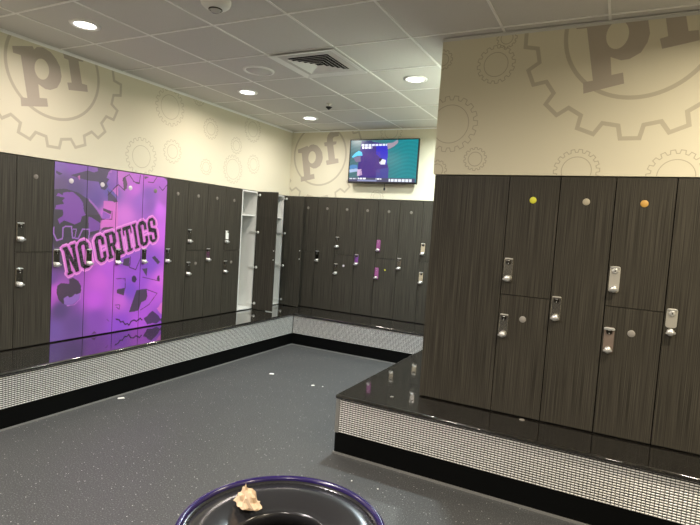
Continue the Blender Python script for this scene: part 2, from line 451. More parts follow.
# ============================================================ LOCKERS
Z0 = 0.432 - HB          # door bottom above the bench
HD = HT - 0.432          # door height
ZS = 1.212 - HB          # split height above the bench
DT = 0.018
def rows(z0, z1, cuts): return [z0] + cuts + [z1]
def door_mesh(z0, z1, w_=LW, name='door', parent=None):
    b = MB(); b.box((.0025, 0, z0), (w_-.0025, DT, z1), 'wood')
    return b.build(name, parent)
def latch(parent, zc, kind='dark'):
    """hasp latch plate with slotted head and turn knob, left edge of the door"""
    pm, hm = {'dark': ('mirror', 'chrome'), 'mid': ('midsteel', 'steel'), 'bright': ('steel', 'chrome'), 'taupe': ('taupe', 'chrome'), 'pink': ('pink', 'pink'), 'tagged': ('mirror', 'tag'), 'short': ('steel', 'chrome')}[kind]
    top = zc+.078; bot = zc-.078
    b = MB()
    b.prism(rrect(.010, bot + (.045 if kind == 'short' else 0), .066, top, .014), -.005, 0.0, pm)
    p = b.build('latch_plate', parent, .0015)
    b = MB()
    b.lathe([(.0165, 0), (.0165, .006), (.014, .009), (.0001, .0095)], 'darksteel' if kind in ('dark', 'mid', 'taupe') else hm, 24, (.038, -.005, top-.027), axis='-y')
    b.prism(rrect(.012, top-.010, .064, top-.002, .004), -.012, -.0045, hm)
    if kind == 'taupe': b.prism(rrect(.008, top-.016, .068, top-.004, .005), -.020, -.010, 'chrome')
    if kind == 'pink': b.prism(rrect(.014, bot+.046, .062, top-.012, .008), -.012, -.0045, 'pink')
    b.prism(rrect(.031, top-.020, .045, top-.0165, .0015), -.0155, -.010, 'chrome'); b.prism(rrect(.036, top-.042, .0405, top-.030, .0015), -.0155, -.010, 'chrome')
    if kind == 'tagged': b.prism(rrect(.010, top-.105, .060, top-.03, .006), -.019, -.0155, 'tag')
    b.prism(rrect(.0355, top-.033, .0405, top-.021, .002), -.0158, -.010, 'keyhole')
    b.build('lock_cylinder', parent, .001)
    b = MB()
    b.lathe([(.019, 0), (.019, .004), (.011, .007), (.011, .014), (.021, .018), (.021, .028), (.013, .034), (0.0001, .035)], 'chrome', 20, (.038, -.001, bot+.021), axis='-y')
    b.prism([(.014, bot+.012), (.062, bot+.016), (.062, bot+.026), (.014, bot+.022)], -.041, -.030, 'chrome')
    b.build('latch_knob', parent, fixn=True)
def disc(parent, zc, m='disc_dim', w_=LW, r=.019):
    b = MB(); b.lathe([(r, 0), (r, .0015), (r*.9, .003), (.0001, .0031)], m, 28, (w_/2, 0, zc), axis='-y')
    b.build('number_disc', parent, fixn=True)
def screw(parent, x, z):
    b = MB(); b.lathe([(.0045, 0), (.004, .0015), (.0001, .002)], 'chrome', 10, (x, 0, z), axis='-y'); b.build('screw', parent, fixn=True)
def carcass(parent, w_=LW, open_=False):
    b = MB(); D = .495; e = .001; t_ = .016
    zt = HT - HB
    if not open_:
        b.box((e, DT+.002, 0.0), (w_-e, D, zt), 'carcass')
    else:
        for a, c in (((e, .002, Z0), (e+t_, D, zt)), ((w_-e-t_, .002, Z0), (w_-e, D, zt)), ((e+t_, .002, Z0), (w_-e-t_, D, Z0+t_)), ((e+t_, .002, zt-t_), (w_-e-t_, D, zt)), ((e+t_, D-.01, Z0+t_), (w_-e-t_, D, zt-t_))):
            b.box(a, c, 'white')
        b.box((e, .03, 0), (w_-e, D, Z0), 'carcass')
    return b.build('carcass', parent)
ZTOP = 1.830 - HB
def full_locker():
    r = empty('locker', (0, 0, 0)); carcass(r)
    d = door_mesh(Z0, Z0+HD, parent=r); latch(d, 1.160-HB); disc(d, ZTOP)
    return r
def split_locker():
    r = empty('locker', (0, 0, 0)); carcass(r)
    d = door_mesh(ZS+.0022, Z0+HD, name='upper_door', parent=r); latch(d, 1.375-HB); disc(d, ZTOP)
    d = door_mesh(Z0, ZS-.0022, name='lower_door', parent=r); latch(d, 1.008-HB); disc(d, 1.063-HB)
    return r
def open_locker():
    r = empty('locker', (0, 0, 0)); carcass(r, open_=True)
    b = MB(); b.box((.018, .02, 1.655-HB), (LW-.018, .48, 1.671-HB), 'white'); b.build('shelf', r)
    # door swung open 90 degrees on its right hand side
    b = MB(); b.box((LW-.020, -.335, Z0), (LW-.002, -.028, Z0+HD), 'wood'); d = b.build('door', r)
    for z in (1.222, 1.105):
        s_ = MB(); s_.lathe([(.008, 0), (.006, .003), (.0001, .004)], 'chrome', 10, (0, 0, 0), axis='-y')
        so = s_.build('screw', d, fixn=True); so.location = (LW-.0201, -.318, z-HB); so.rotation_euler = (0, 0, -math.pi/2)
    for z in (1.936, 1.449, .987, .506):
        h = MB(); zz = z - HB
        h.box((LW-.028, .02, zz-.012), (LW-.0172, .075, zz+.012), 'chrome')       # plate on the cabinet side
        h.box((LW-.040, -.028, zz-.009), (LW-.028, .035, zz+.009), 'chrome')       # arm
        h.lathe([(.018, 0), (.018, .004), (.014, .010), (.0001, .011)], 'chrome', 16, (0, 0, 0), axis='-y')
        n0 = len(h.v)
        # swing the cup onto the door's inner face
        for i in range(n0 - 64, n0):
            x, y, zc = h.v[i]; h.v[i] = (LW-.0202 + y, -.052 - x, zz + zc)
        h.build('hinge', d, fixn=True)
    return r
def set_latch(root, door, kind):
    """give one door of a copied locker its own latch finish"""
    d = [c for c in root.children if c.name.startswith(door)][0]
    for c in list(d.children):
        if c.name.startswith(('latch_', 'lock_')): bpy.data.objects.remove(c)
    latch(d, {'door': 1.160, 'upper': 1.375, 'lower': 1.008}[door.split('_')[0]] - HB, kind)
def set_disc(root, door, m, r=.019, drop=False):
    d = [c for c in root.children if c.name.startswith(door)][0]
    for c in list(d.children):
        if c.name.startswith('number_disc'): bpy.data.objects.remove(c)
    if not drop: disc(d, 1.063-HB if door.startswith('lower') else ZTOP, m, r=r)

proto_full = full_locker(); proto_split = split_locker(); proto_open = open_locker()
used = set()
def place(proto, loc, rz, label, group):
    if proto.name in used: o = copy_tree(proto)
    else: o = proto; used.add(proto.name)
    o.location = loc; o.rotation_euler = (0, 0, rz)
    return tag(o, label, 'locker', group)
MURAL_BG=[
(0.31,1.52,130,95,165),(0.49,1.56,135,85,170),(0.36,1.35,105,85,120),(0.50,1.32,100,80,125),(0.70,1.25,110,85,150),(0.30,1.01,75,70,78),(0.56,0.93,80,75,85),(0.38,0.73,85,75,95),(0.30,0.54,120,85,150),(0.34,0.45,200,100,200),(0.28,0.37,180,90,190),(0.39,0.27,95,75,120),(0.33,0.11,120,90,160),(0.54,0.12,110,80,140),(0.78,0.51,205,100,210),(0.73,0.33,200,95,215),(0.74,0.14,140,80,175),(0.62,0.71,170,85,185),(1.14,1.39,195,105,200),(1.03,1.13,210,120,205),(1.20,1.29,160,100,190),(1.30,1.35,135,90,170),(1.33,1.25,140,90,170),(1.46,1.21,205,110,215),(1.47,0.95,205,105,215),(1.29,1.52,190,100,195),(1.52,1.32,165,95,180),(0.96,1.46,200,115,195),(0.87,1.36,105,90,160),(0.84,1.12,215,115,205),(1.22,0.84,150,90,180),(1.05,0.70,150,85,190),(0.88,0.60,190,95,210),(1.24,0.49,160,85,200),(1.01,0.30,205,105,210),(1.12,0.39,130,80,190),(1.44,0.37,195,95,210),(1.52,0.04,150,80,190),(1.02,0.06,150,80,200),(1.26,0.07,185,90,210),(1.36,0.64,140,85,190),(1.50,0.47,215,110,215),]
MURAL_SHAPES=[
((72, 68, 78), [(0.31, 1.312), (0.411, 1.326), (0.536, 1.303), (0.629, 1.254), (0.727, 1.164), (0.786, 1.081), (0.764, 1.0), (0.749, 0.956), (0.641, 0.917), (0.34, 0.901), (0.309, 0.923)]),
((72, 68, 78), [(0.304, 1.095), (0.757, 1.12), (0.762, 0.993), (0.658, 0.938), (0.661, 0.865), (0.504, 0.864), (0.327, 0.814), (0.31, 0.863)]),
((142, 84, 188), [(0.329, 1.258), (0.346, 1.285), (0.388, 1.269), (0.388, 1.289), (0.43, 1.301), (0.486, 1.303), (0.551, 1.259), (0.585, 1.214), (0.594, 1.144), (0.615, 1.109), (0.576, 1.095), (0.565, 1.047), (0.508, 1.021), (0.444, 1.042), (0.407, 1.052), (0.366, 1.021), (0.347, 1.061), (0.388, 1.086), (0.399, 1.109), (0.392, 1.145), (0.321, 1.144), (0.331, 1.179), (0.403, 1.195), (0.384, 1.223), (0.413, 1.248)]),
((138, 84, 186), [(0.638, 1.098), (0.676, 1.088), (0.762, 1.043), (0.755, 0.981), (0.643, 0.954)]),
((165, 105, 195), [(0.635, 1.266), (0.656, 1.246), (0.726, 1.188), (0.788, 1.1), (0.777, 1.087), (0.713, 1.169), (0.636, 1.24)]),
((76, 68, 86), [(0.456, 1.448), (0.62, 1.509), (0.674, 1.498), (0.721, 1.516), (0.712, 1.551), (0.867, 1.553), (0.832, 1.518), (0.813, 1.466), (0.842, 1.457), (0.815, 1.417), (0.831, 1.388), (0.804, 1.354), (0.861, 1.347), (0.761, 1.356), (0.731, 1.42), (0.623, 1.42), (0.532, 1.433)]),
((76, 68, 86), [(0.323, 1.471), (0.383, 1.45), (0.353, 1.435), (0.323, 1.448)]),
((205, 110, 190), [(0.521, 1.444), (0.544, 1.458), (0.545, 1.414)]),
((140, 90, 185), [(0.867, 1.547), (0.922, 1.554), (0.946, 1.412), (0.875, 1.361), (0.846, 1.364), (0.831, 1.388), (0.851, 1.408), (0.822, 1.43), (0.845, 1.451), (0.82, 1.473), (0.855, 1.483), (0.833, 1.511), (0.865, 1.519)]),
((215, 115, 205), [(0.793, 1.254), (0.941, 1.253), (0.954, 0.961), (0.761, 1.0), (0.766, 1.068), (0.872, 1.085), (0.883, 1.161), (0.789, 1.186)]),
((70, 64, 76), [(0.789, 1.183), (0.883, 1.161), (0.87, 1.129), (0.786, 1.161)]),
((140, 92, 190), [(0.786, 1.155), (0.87, 1.123), (0.864, 1.091), (0.779, 1.081)]),
((215, 115, 205), [(0.875, 1.361), (0.939, 1.411), (0.943, 1.304)]),
((70, 64, 76), [(0.879, 1.261), (0.922, 1.277), (0.941, 1.253), (0.909, 1.245)]),
((85, 75, 95), [(0.832, 1.351), (0.876, 1.323), (0.922, 1.29), (0.938, 1.253), (0.836, 1.258)]),
((70, 62, 72), [(0.768, 0.972), (0.797, 1.005), (0.908, 1.014), (0.896, 0.997), (0.822, 0.984)]),
((80, 70, 80), [(0.988, 1.486), (1.018, 1.502), (1.044, 1.435), (1.038, 1.389), (1.008, 1.367), (0.999, 1.411)]),
((80, 70, 80), [(1.136, 1.464), (1.193, 1.464), (1.19, 1.45), (1.145, 1.446)]),
((80, 70, 80), [(1.496, 1.548), (1.553, 1.549), (1.556, 1.51)]),
((80, 70, 80), [(1.239, 1.529), (1.305, 1.534), (1.248, 1.503)]),
((64, 62, 68), [(0.361, 0.483), (0.395, 0.507), (0.473, 0.495), (0.471, 0.536), (0.507, 0.548), (0.56, 0.517), (0.591, 0.467), (0.593, 0.411), (0.549, 0.394), (0.534, 0.402), (0.506, 0.377), (0.477, 0.373), (0.462, 0.388), (0.427, 0.37), (0.435, 0.329), (0.422, 0.317), (0.378, 0.361), (0.356, 0.423)]),
((150, 112, 200), [(0.427, 0.37), (0.462, 0.388), (0.477, 0.373), (0.506, 0.377), (0.534, 0.402), (0.549, 0.394), (0.586, 0.405), (0.573, 0.35), (0.515, 0.308), (0.458, 0.303), (0.428, 0.323)]),
((64, 62, 68), [(0.968, 0.409), (1.064, 0.417), (1.049, 0.343), (0.969, 0.372)]),
((64, 62, 68), [(1.202, 0.384), (1.326, 0.39), (1.34, 0.31), (1.322, 0.272), (1.265, 0.254), (1.231, 0.171), (1.12, 0.168)]),
((64, 62, 68), [(1.033, 0.704), (1.104, 0.718), (1.099, 0.627), (1.027, 0.644)]),
((64, 62, 68), [(1.378, 0.712), (1.417, 0.728), (1.492, 0.662), (1.462, 0.638)]),
((64, 62, 68), [(1.258, 0.598), (1.325, 0.603), (1.32, 0.517), (1.289, 0.558)]),
((64, 62, 68), [(1.465, 0.514), (1.493, 0.519), (1.497, 0.456), (1.455, 0.478)]),
((50, 50, 60), [(1.14, 0.519), (1.162, 0.536), (1.188, 0.524), (1.201, 0.492), (1.183, 0.462), (1.152, 0.469), (1.138, 0.491)]),
((70, 55, 85), [(1.302, 0.084), (1.35, 0.102), (1.369, 0.124), (1.417, 0.15), (1.47, 0.112), (1.502, 0.088), (1.536, 0.038), (1.475, 0.005), (1.424, 0.02), (1.354, 0.013)]),
((225, 120, 210), [(1.471, 0.169), (1.497, 0.182), (1.516, 0.213), (1.55, 0.234), (1.558, 0.085), (1.51, 0.123)]),
((60, 50, 70), [(1.525, 0.048), (1.555, 0.061), (1.558, 0.019), (1.536, 0.022)]),
((90, 60, 100), [(0.708, 0.01), (0.738, 0.034), (0.763, 0.008)]),
]
MURAL_LINES=[
((160, 112, 196), 0.012, [(0.317, 0.989), (0.313, 0.941), (0.345, 0.878), (0.397, 0.893), (0.399, 0.987), (0.425, 1.003), (0.478, 1.004), (0.492, 0.904), (0.547, 0.895), (0.588, 0.983), (0.651, 0.984), (0.649, 0.865)]),
((160, 112, 196), 0.008, [(0.498, 0.98), (0.527, 0.981), (0.515, 0.91)]),
((75, 50, 80), 0.008, [(0.834, 1.307), (0.939, 1.417), (1.016, 1.368)]),
((75, 50, 80), 0.008, [(0.989, 1.461), (1.01, 1.495), (1.063, 1.527), (1.121, 1.463), (1.185, 1.456), (1.197, 1.537)]),
((75, 50, 80), 0.008, [(1.291, 1.481), (1.359, 1.482), (1.407, 1.548)]),
((75, 50, 80), 0.008, [(1.439, 1.449), (1.485, 1.412), (1.557, 1.489)]),
((80, 45, 90), 0.007, [(0.955, 0.514), (1.06, 0.508), (1.064, 0.417)]),
((80, 45, 90), 0.007, [(1.326, 0.382), (1.468, 0.331), (1.364, 0.22), (1.259, 0.176)]),
((70, 45, 80), 0.009, [(1.113, 0.725), (1.108, 0.619), (1.183, 0.593), (1.234, 0.7)]),
((80, 45, 90), 0.007, [(1.272, 0.512), (1.492, 0.459), (1.479, 0.517)]),
((60, 40, 70), 0.013, [(0.971, 0.117), (1.007, 0.105), (1.025, 0.08), (1.052, 0.084), (1.08, 0.05), (1.107, 0.054), (1.126, 0.036), (1.152, 0.072), (1.188, 0.082), (1.217, 0.063), (1.258, 0.089), (1.283, 0.07)]),
((110, 65, 140), 0.008, [(0.957, 0.258), (1.009, 0.253), (1.002, 0.211), (0.966, 0.238)]),
((120, 90, 165), 0.006, [(0.548, 1.259), (0.579, 1.19), (0.594, 1.144)]),
((195, 120, 215), 0.006, [(0.599, 0.452), (0.585, 0.349), (0.53, 0.303), (0.458, 0.3)]),
((120, 70, 150), 0.007, [(0.869, 0.13), (0.895, 0.105)]),
((80, 45, 90), 0.007, [(0.779, 1.081), (0.886, 1.083), (0.889, 1.161)]),
]
# ------------------------------------------------------------ the printed mural on four doors
def pip(px, py, poly):
    c = np.zeros(px.shape, bool); n = len(poly)
    for i in range(n):
        x1, y1 = poly[i-1]; x2, y2 = poly[i]
        if y1 == y2: continue
        k = ((y1 > py) != (y2 > py)) & (px < (x2-x1)*(py-y1)/(y2-y1)+x1)
        c ^= k
    return c
def seg_dist(px, py, a, b):
    ax, ay = a; bx, by = b; dx, dy = bx-ax, by-ay
    t = np.clip(((px-ax)*dx+(py-ay)*dy)/(dx*dx+dy*dy+1e-12), 0, 1)
    return np.hypot(px-ax-t*dx, py-ay-t*dy)
MW, MHH = 4*LW, HD
res = 0.004
nx, nz = int(round(MW/res)), int(round(MHH/res))
nx -= nx % 4
gx = (np.arange(nx)+.5)*MW/nx; gz = (np.arange(nz)+.5)*MHH/nz
PX, PZ = np.meshgrid(gx, gz)
U = PX + LW   # mural polygons are measured from the seam one locker before the mural
wsum = 0; acc = 0
for (x, z, r, g_, b_) in MURAL_BG:
    d2 = (U-x)**2+(PZ-z)**2+.0012; wgt = 1/d2**1.7
    wsum = wsum+wgt; acc = acc+wgt[..., None]*np.array([r, g_, min(255, b_*1.08)], float)
img = acc/wsum[..., None]
for c, poly in MURAL_SHAPES:
    k = pip(U, PZ, poly)
    img[k] = .82*np.array(c, float)+.18*img[k]
for c, w_, pts in MURAL_LINES:
    d = np.min([seg_dist(U, PZ, pts[i], pts[i+1]) for i in range(len(pts)-1)], axis=0)
    img[d < w_/2] = c
# slogan
TL, TR, BL = np.array((-3.416, 1.245)), np.array((-2.408, 1.568)), np.array((-3.358, 1.000))
TL, TR, BL = [p-np.array((-3.815, .43)) for p in (TL, TR, BL)]
uu = TR-TL; vv = TL-BL
A_ = np.linalg.inv(np.array([uu, vv]).T)
q0 = U-BL[0]; q1 = PZ-BL[1]
TU = A_[0, 0]*q0+A_[0, 1]*q1; TV = A_[1, 0]*q0+A_[1, 1]*q1
R_ = lambda a, b, c, d: [(a, b), (c, b), (c, d), (a, d)]
OCT = lambda a, b, c, d, k, j: [(a+k, b), (c-k, b), (c, b+j), (c, d-j), (c-k, d), (a+k, d), (a, d-j), (a, b+j)]
def glyph(ch, x, y):
    I = lambda *p: pip(x, y, p[0] if len(p) == 1 else R_(*p))
    if ch == 'N': return I(.08, 0, .34, 1)|I([(.08, 1), (.36, 1), (.94, 0), (.66, 0)])|I(.68, 0, .94, 1)|I(0, 0, .42, .1)|I(0, .9, .36, 1)|I(.6, .9, 1, 1)
    if ch == 'O': return I(OCT(.03, 0, .97, 1, .25, .14)) & ~I(OCT(.35, .14, .65, .86, .08, .05))
    if ch == 'C': return (I(OCT(.03, 0, .97, 1, .25, .14)) & ~I(OCT(.37, .14, .66, .86, .08, .05)) & ~I(.6, .36, 1, .62))|I(.74, .62, .97, .9)
    if ch == 'R': return I(.08, 0, .38, 1)|I(0, 0, .46, .1)|I(0, .9, .6, 1)|(I(OCT(.2, .45, .94, 1, .2, .12)) & ~I(.38, .57, .64, .88))|I([(.42, .5), (.68, .5), (1, 0), (.70, 0)])
    if ch == 'I': return I(.22, 0, .78, 1)|I(0, 0, 1, .1)|I(0, .9, 1, 1)
    if ch == 'T': return I(.34, 0, .66, 1)|I(.18, 0, .82, .1)|I(0, .86, 1, 1)|I(0, .68, .14, 1)|I(.86, .68, 1, 1)
    if ch == 'S': return (I(OCT(.03, 0, .97, 1, .25, .14)) & ~I([(.36, .88), (.66, .88), (.66, .66), (1, .66), (1, .50), (.36, .62)]) & ~I([(.64, .12), (.34, .12), (.34, .34), (0, .34), (0, .50), (.64, .38)]))
    return np.zeros(x.shape, bool)
txt = np.zeros(U.shape, bool); pos = 0.0
for ch, wd in zip('NO CRITICS', (.135, .125, .045, .12, .13, .065, .115, .065, .12, .12)):
    wd /= 1.04
    x = (TU-pos)/(wd-.012); k = (x > 0) & (x < 1) & (TV > 0) & (TV < 1)
    txt |= glyph(ch, x, TV) & k; pos += wd
def dilate(a, n):
    a = a.copy()
    for _ in range(n):
        b = a.copy(); b[1:] |= a[:-1]; b[:-1] |= a[1:]; b[:, 1:] |= a[:, :-1]; b[:, :-1] |= a[:, 1:]; a = b
    return a
box_ = (TU > -.01) & (TU < 1.0) & (TV > -.02) & (TV < 1.02)
img[box_] = .5*img[box_]+.5*np.array((205, 110, 205))
halo = dilate(txt, 7); halo2 = dilate(txt, 4)
img[halo & ~halo2] = (238, 150, 232); img[halo2] = (214, 120, 214)
img[txt] = (24, 20, 26)
spk = rng.random(U.shape) < .16
spk = spk & np.roll(dilate(spk, 1), 1, 0)
img[txt & spk] = (120, 110, 125)

def srgb2lin(a):
    a = np.asarray(a, float)/255
    return np.where(a <= .04045, a/12.92, ((a+.055)/1.055)**2.4)
def art_grid(mb_mesh_name, parent, x0, x1, z0, z1, y, colours, material, extra=None):
    """one flat face split into coloured cells, plus an optional box behind it (list of verts, faces, materials)"""
    h, w__ = colours.shape[:2]
    xs_ = np.linspace(x0, x1, w__+1); zs_ = np.linspace(z0, z1, h+1)
    XX, ZZ = np.meshgrid(xs_, zs_)
    V = np.stack([XX.ravel(), np.full(XX.size, y), ZZ.ravel()], 1)
    j, i = np.meshgrid(np.arange(h), np.arange(w__), indexing='ij')
    a = (j*(w__+1)+i).ravel(); F = np.stack([a, a+1, a+w__+2, a+w__+1], 1)
    C = srgb2lin(colours.reshape(-1, 3))
    verts = V.tolist(); faces = F.tolist(); k = len(verts); nf = len(faces)
    if extra: verts += extra.v; faces += [[k+q for q in fc] for fc in extra.f]
    me = bpy.data.meshes.new(mb_mesh_name); me.from_pydata(verts, [], faces)
    me.materials.append(M[material])
    if extra:
        me.materials.append(M[extra.m[0]])
        me.polygons.foreach_set('material_index', [0]*nf+[1]*len(extra.f))
    at = me.attributes.new('art', 'FLOAT_COLOR', 'FACE')
    full = np.ones((len(faces), 4), np.float32); full[:nf, :3] = C; full[nf:, :3] = 0
    at.data.foreach_set('color', full.ravel())
    me.update()
    o = bpy.data.objects.new(mb_mesh_name, me); COL.objects.link(o); o.parent = parent
    return o

# ------------------------------------------------------------ left run
HP = math.pi/2
GL = 'dark lockers along the left wall'
left = [  # kind, label
 ('full', 'dark laminate full-height locker past the left edge, second from the plain one', None),
 ('split', 'dark laminate two-door locker just past the left edge of the view', None),
 ('full', 'dark laminate full-height locker cut off by the left edge of the photo', None),
 ('split', 'dark laminate two-door locker immediately left of the purple gear mural', None),
 ('art', 'locker with the first mural door, dark purple gears and a round black emblem', 0),
 ('art', 'locker with the second mural door, plain magenta below the letters O C', 1),
 ('art', 'locker with the third mural door, pink above and black gear pieces below', 2),
 ('art', 'locker with the last mural door on the right, showing the letter S', 3),
 ('full', 'dark full-height locker immediately right of the purple mural', None),
 ('split', 'dark two-door locker, second to the right of the purple mural', None),
 ('full', 'dark full-height locker, third to the right of the purple mural', None),
 ('split', 'dark two-door locker with a white key tag beside the first open locker', None),
 ('open', 'open white-lined locker with a shelf, nearer of the two open ones', None),
 ('full', 'closed locker hidden between the two open locker doors', None),
 ('open', 'open white-lined locker in the far left corner, its door across the corner', None),
]
for i, (kind, label, col_) in enumerate(left):
    y = LY0+(i-0)*LW; loc = (0, y, HB)
    if kind == 'art':
        r = place(proto_full, loc, HP, label, 'lockers with purple mural doors')
        d = [c for c in r.children if c.name.startswith('door')][0]
        bk = MB(); bk.box((.0025, .0004, Z0), (LW-.0025, DT, Z0+HD), 'wood')
        w4 = nx//4
        nd = art_grid('door', r, .0025, LW-.0025, Z0+.0005, Z0+HD-.0005, 0.0, img[:, col_*w4:(col_+1)*w4], 'mural', bk)
        nd['label'] = 'door printed with part of the purple gear mural'
        for c in list(d.children): c.parent = nd
        bpy.data.objects.remove(d)
        set_disc(r, 'door', ['disc_pale', 'disc_pale', 'disc_pale', 'disc_dim'][col_], .022)
    else:
        r = place({'full': proto_full, 'split': proto_split, 'open': proto_open}[kind], loc, HP, label, GL)
    if i == 11: set_latch(r, 'upper', 'tagged')
    if i == 3: set_disc(r, 'lower', '', drop=True)
# ------------------------------------------------------------ back run
GB = 'dark lockers along the back wall'
back = [
 ('split', 'dark two-door locker behind the far open door, leftmost on the back wall'),
 ('full', 'dark full-height locker, second from the left on the back wall'),
 ('split', 'dark two-door locker on the back wall under the left side of the television'),
 ('full', 'dark full-height back wall locker left of the one with purple latches'),
 ('split', 'dark two-door back wall locker with two purple latches'),
 ('full', 'dark full-height back wall locker right of the one with purple latches'),
 ('split', 'dark two-door back wall locker half hidden by the right foreground lockers'),
 ('full', 'dark full-height back wall locker wholly behind the right foreground lockers'),
]
fl = MB(); fl.box((.002, 0.0, HB+Z0), (.182, .40, HT), 'wood'); fl.box((.002, .01, HB), (.182, .40, HB+Z0), 'carcass')
fo = fl.build('filler_panel'); tag(fo, 'narrow dark filler panel in the corner between the two locker runs', 'panel')
for i, (kind, label) in enumerate(back):
    r = place({'full': proto_full, 'split': proto_split}[kind], (.185+.3095*i, 0, HB), 0, label, GB)
    if i == 4: set_latch(r, 'upper', 'pink'); set_latch(r, 'lower', 'pink'); set_disc(r, 'lower', 'disc_yellow', .010)
    if i == 2: set_disc(r, 'lower', 'disc_pale', .016)
    if i == 0: set_disc(r, 'lower', '', drop=True)
fl = MB(); fl.box((.185+.3095*8+.002, 0.0, HB), (XR-.002, .40, HT), 'wood')
fo = fl.build('filler_panel'); tag(fo, 'narrow dark filler panel on the back wall, hidden behind the right lockers', 'panel')
# ------------------------------------------------------------ right run
GR = 'dark lockers in the right foreground'
fl = MB(); fl.box((XR, YR, HB+Z0), (3.609, YR+.02, HT), 'wood'); fl.box((XR, YR+.02, HB), (3.609, YR+.50, HT), 'wood')
fo = fl.build('end_panel'); tag(fo, 'wide plain dark end panel at the left end of the right foreground lockers', 'panel')
right = [
 ('split', 'dark two-door foreground locker with a yellow number disc', 'disc_yellow', 'mid', 'mid'),
 ('full', 'dark full-height foreground locker with a cream number disc', 'disc_cream', 'mid', None),
 ('split', 'dark two-door foreground locker with an orange number disc', 'disc_orange', 'bright', 'taupe'),
 ('full', 'dark full-height foreground locker at the right edge of the photo', 'disc_cream', 'short', None),
 ('split', 'dark two-door locker just past the right edge of the view', 'disc_cream', 'dark', 'dark'),
 ('full', 'dark full-height locker farthest past the right edge of the view', 'disc_cream', 'dark', None),
]
for i, (kind, label, dm, l1, l2) in enumerate(right):
    r = place({'full': proto_full, 'split': proto_split}[kind], (3.611+.31*i, YR, HB), 0, label, GR)
    if kind == 'split':
        set_latch(r, 'upper', l1); set_latch(r, 'lower', l2); set_disc(r, 'upper', dm, .021); set_disc(r, 'lower', 'disc_grey', .021)
    else:
        set_latch(r, 'door', l1); set_disc(r, 'door', dm, .021)

# ============================================================ TELEVISION
tv = empty('television', (1.481, 0, 2.18))
tag(tv, 'flat wall television showing a figure in purple on teal, above the back wall lockers', 'television')
W2, H2 = .485, .57
b = MB(); b.box((-.32, -.07, .12), (.32, -.045, .46), 'black'); b.box((-W2, -.10, 0), (W2, -.07, H2), 'black'); b.build('housing', tv, .004)
b = MB()
for a, c in (((-W2, -.106, 0), (W2, -.1, .022)), ((-W2, -.106, H2-.012), (W2, -.1, H2)), ((-W2, -.106, .022), (-W2+.012, -.1, H2-.012)), ((W2-.012, -.106, .022), (W2, -.1, H2-.012))): b.box(a, c, 'black')
b.build('bezel', tv, .0015)
b = MB(); b.box((-.15, -.0445, .2), (.15, -.001, .4), 'darksteel'); b.build('wall_bracket', tv)
b = MB(); b.tube([(.04, -.085, .002), (.045, -.085, -.02), (.045, -.086, -.055)], .003, 'black'); b.box((.036, -.094, -.085), (.054, -.078, -.05), 'black'); b.build('hanging_sensor', tv)
tw, th = 190, 108
x_, z_ = np.meshgrid((np.arange(tw)+.5)/tw, (np.arange(th)+.5)/th); zi = 1-z_
scr = np.zeros((th, tw, 3)); 
t0 = np.clip((x_-.3)/.5, 0, 1)[..., None]
scr[:] = (1-t0)*np.array((62, 98, 104))+t0*np.array((22, 116, 124))
wv = .5+.5*np.sin(zi*70+6*np.sin(x_*9)+rng.random((th, tw))*1.2)
scr += ((wv-.5)*9)[..., None]*np.array((.5, 1, 1))
def blob(poly, c, a=1.0):
    k = pip(x_, zi, poly); scr[k] = (1-a)*scr[k]+a*np.array(c)
# coordinates: x from the left, y down, 0..1
q = lambda *p: [((u-55)/590, (v-65)/375) for u, v in p]
blob(q((50, 330), (130, 320), (140, 345), (60, 360)), (150, 170, 200))
blob(q((150, 90), (200, 78), (290, 85), (350, 100), (390, 150), (385, 250), (410, 330), (410, 410), (150, 410), (130, 320), (140, 200)), (52, 34, 112))
blob(q((285, 120), (385, 110), (395, 200), (385, 290), (345, 240), (290, 190)), (38, 34, 170))
blob(q((300, 330), (410, 310), (410, 410), (300, 410)), (58, 60, 130))
blob(q((380, 95), (430, 90), (470, 62), (476, 90), (440, 125), (390, 150)), (140, 128, 140))
blob(q((150, 72), (240, 68), (270, 95), (160, 120)), (30, 40, 90))
blob(q((70, 215), (100, 180), (130, 160), (160, 170), (168, 205), (120, 205), (80, 222)), (90, 190, 235))
blob(q((85, 222), (150, 205), (155, 260), (110, 262)), (110, 100, 130))
blob(q((130, 330), (165, 325), (175, 380), (130, 390)), (190, 160, 190))
blob(q((50, 300), (80, 285), (125, 290), (130, 320), (60, 325)), (70, 120, 170))
blob(q((320, 265), (350, 235), (378, 245), (375, 285), (330, 282)), (205, 205, 220))
blob(q((325, 225), (350, 230), (330, 262), (315, 255)), (20, 20, 35))
nz_ = rng.random((th, tw)) < .22; kk = pip(x_, zi, q((150, 170), (330, 170), (340, 380), (150, 390))) & nz_
scr[kk] = (92, 52, 120)
for x0_, x1_, y0_, y1_, c in ((155, 380, 100, 118, (205, 210, 235)), (160, 250, 122, 140, (225, 228, 240)), (50, 640, 404, 440, (66, 66, 92)), (60, 125, 408, 420, (190, 195, 205)), (140, 210, 406, 418, (225, 228, 235)), (300, 350, 408, 418, (235, 238, 240)), (415, 610, 412, 436, (205, 212, 222)), (135, 310, 422, 436, (120, 125, 160))):
    k = pip(x_, zi, q((x0_, y0_), (x1_, y0_), (x1_, y1_), (x0_, y1_))); cc = np.array(c, float)
    if x1_-x0_ < 400 and c[0] > 180:   # broken up like lines of small lettering
        gaps = (np.floor(x_*95).astype(int)*7919 % 5 < 1); k = k & ~gaps
    scr[k] = cc
so = art_grid('screen', tv, -W2+.012, W2-.012, .022, H2-.012, -.1015, np.clip(scr, 0, 255), 'screen')
so['label'] = 'lit screen with a teal picture and caption bars'

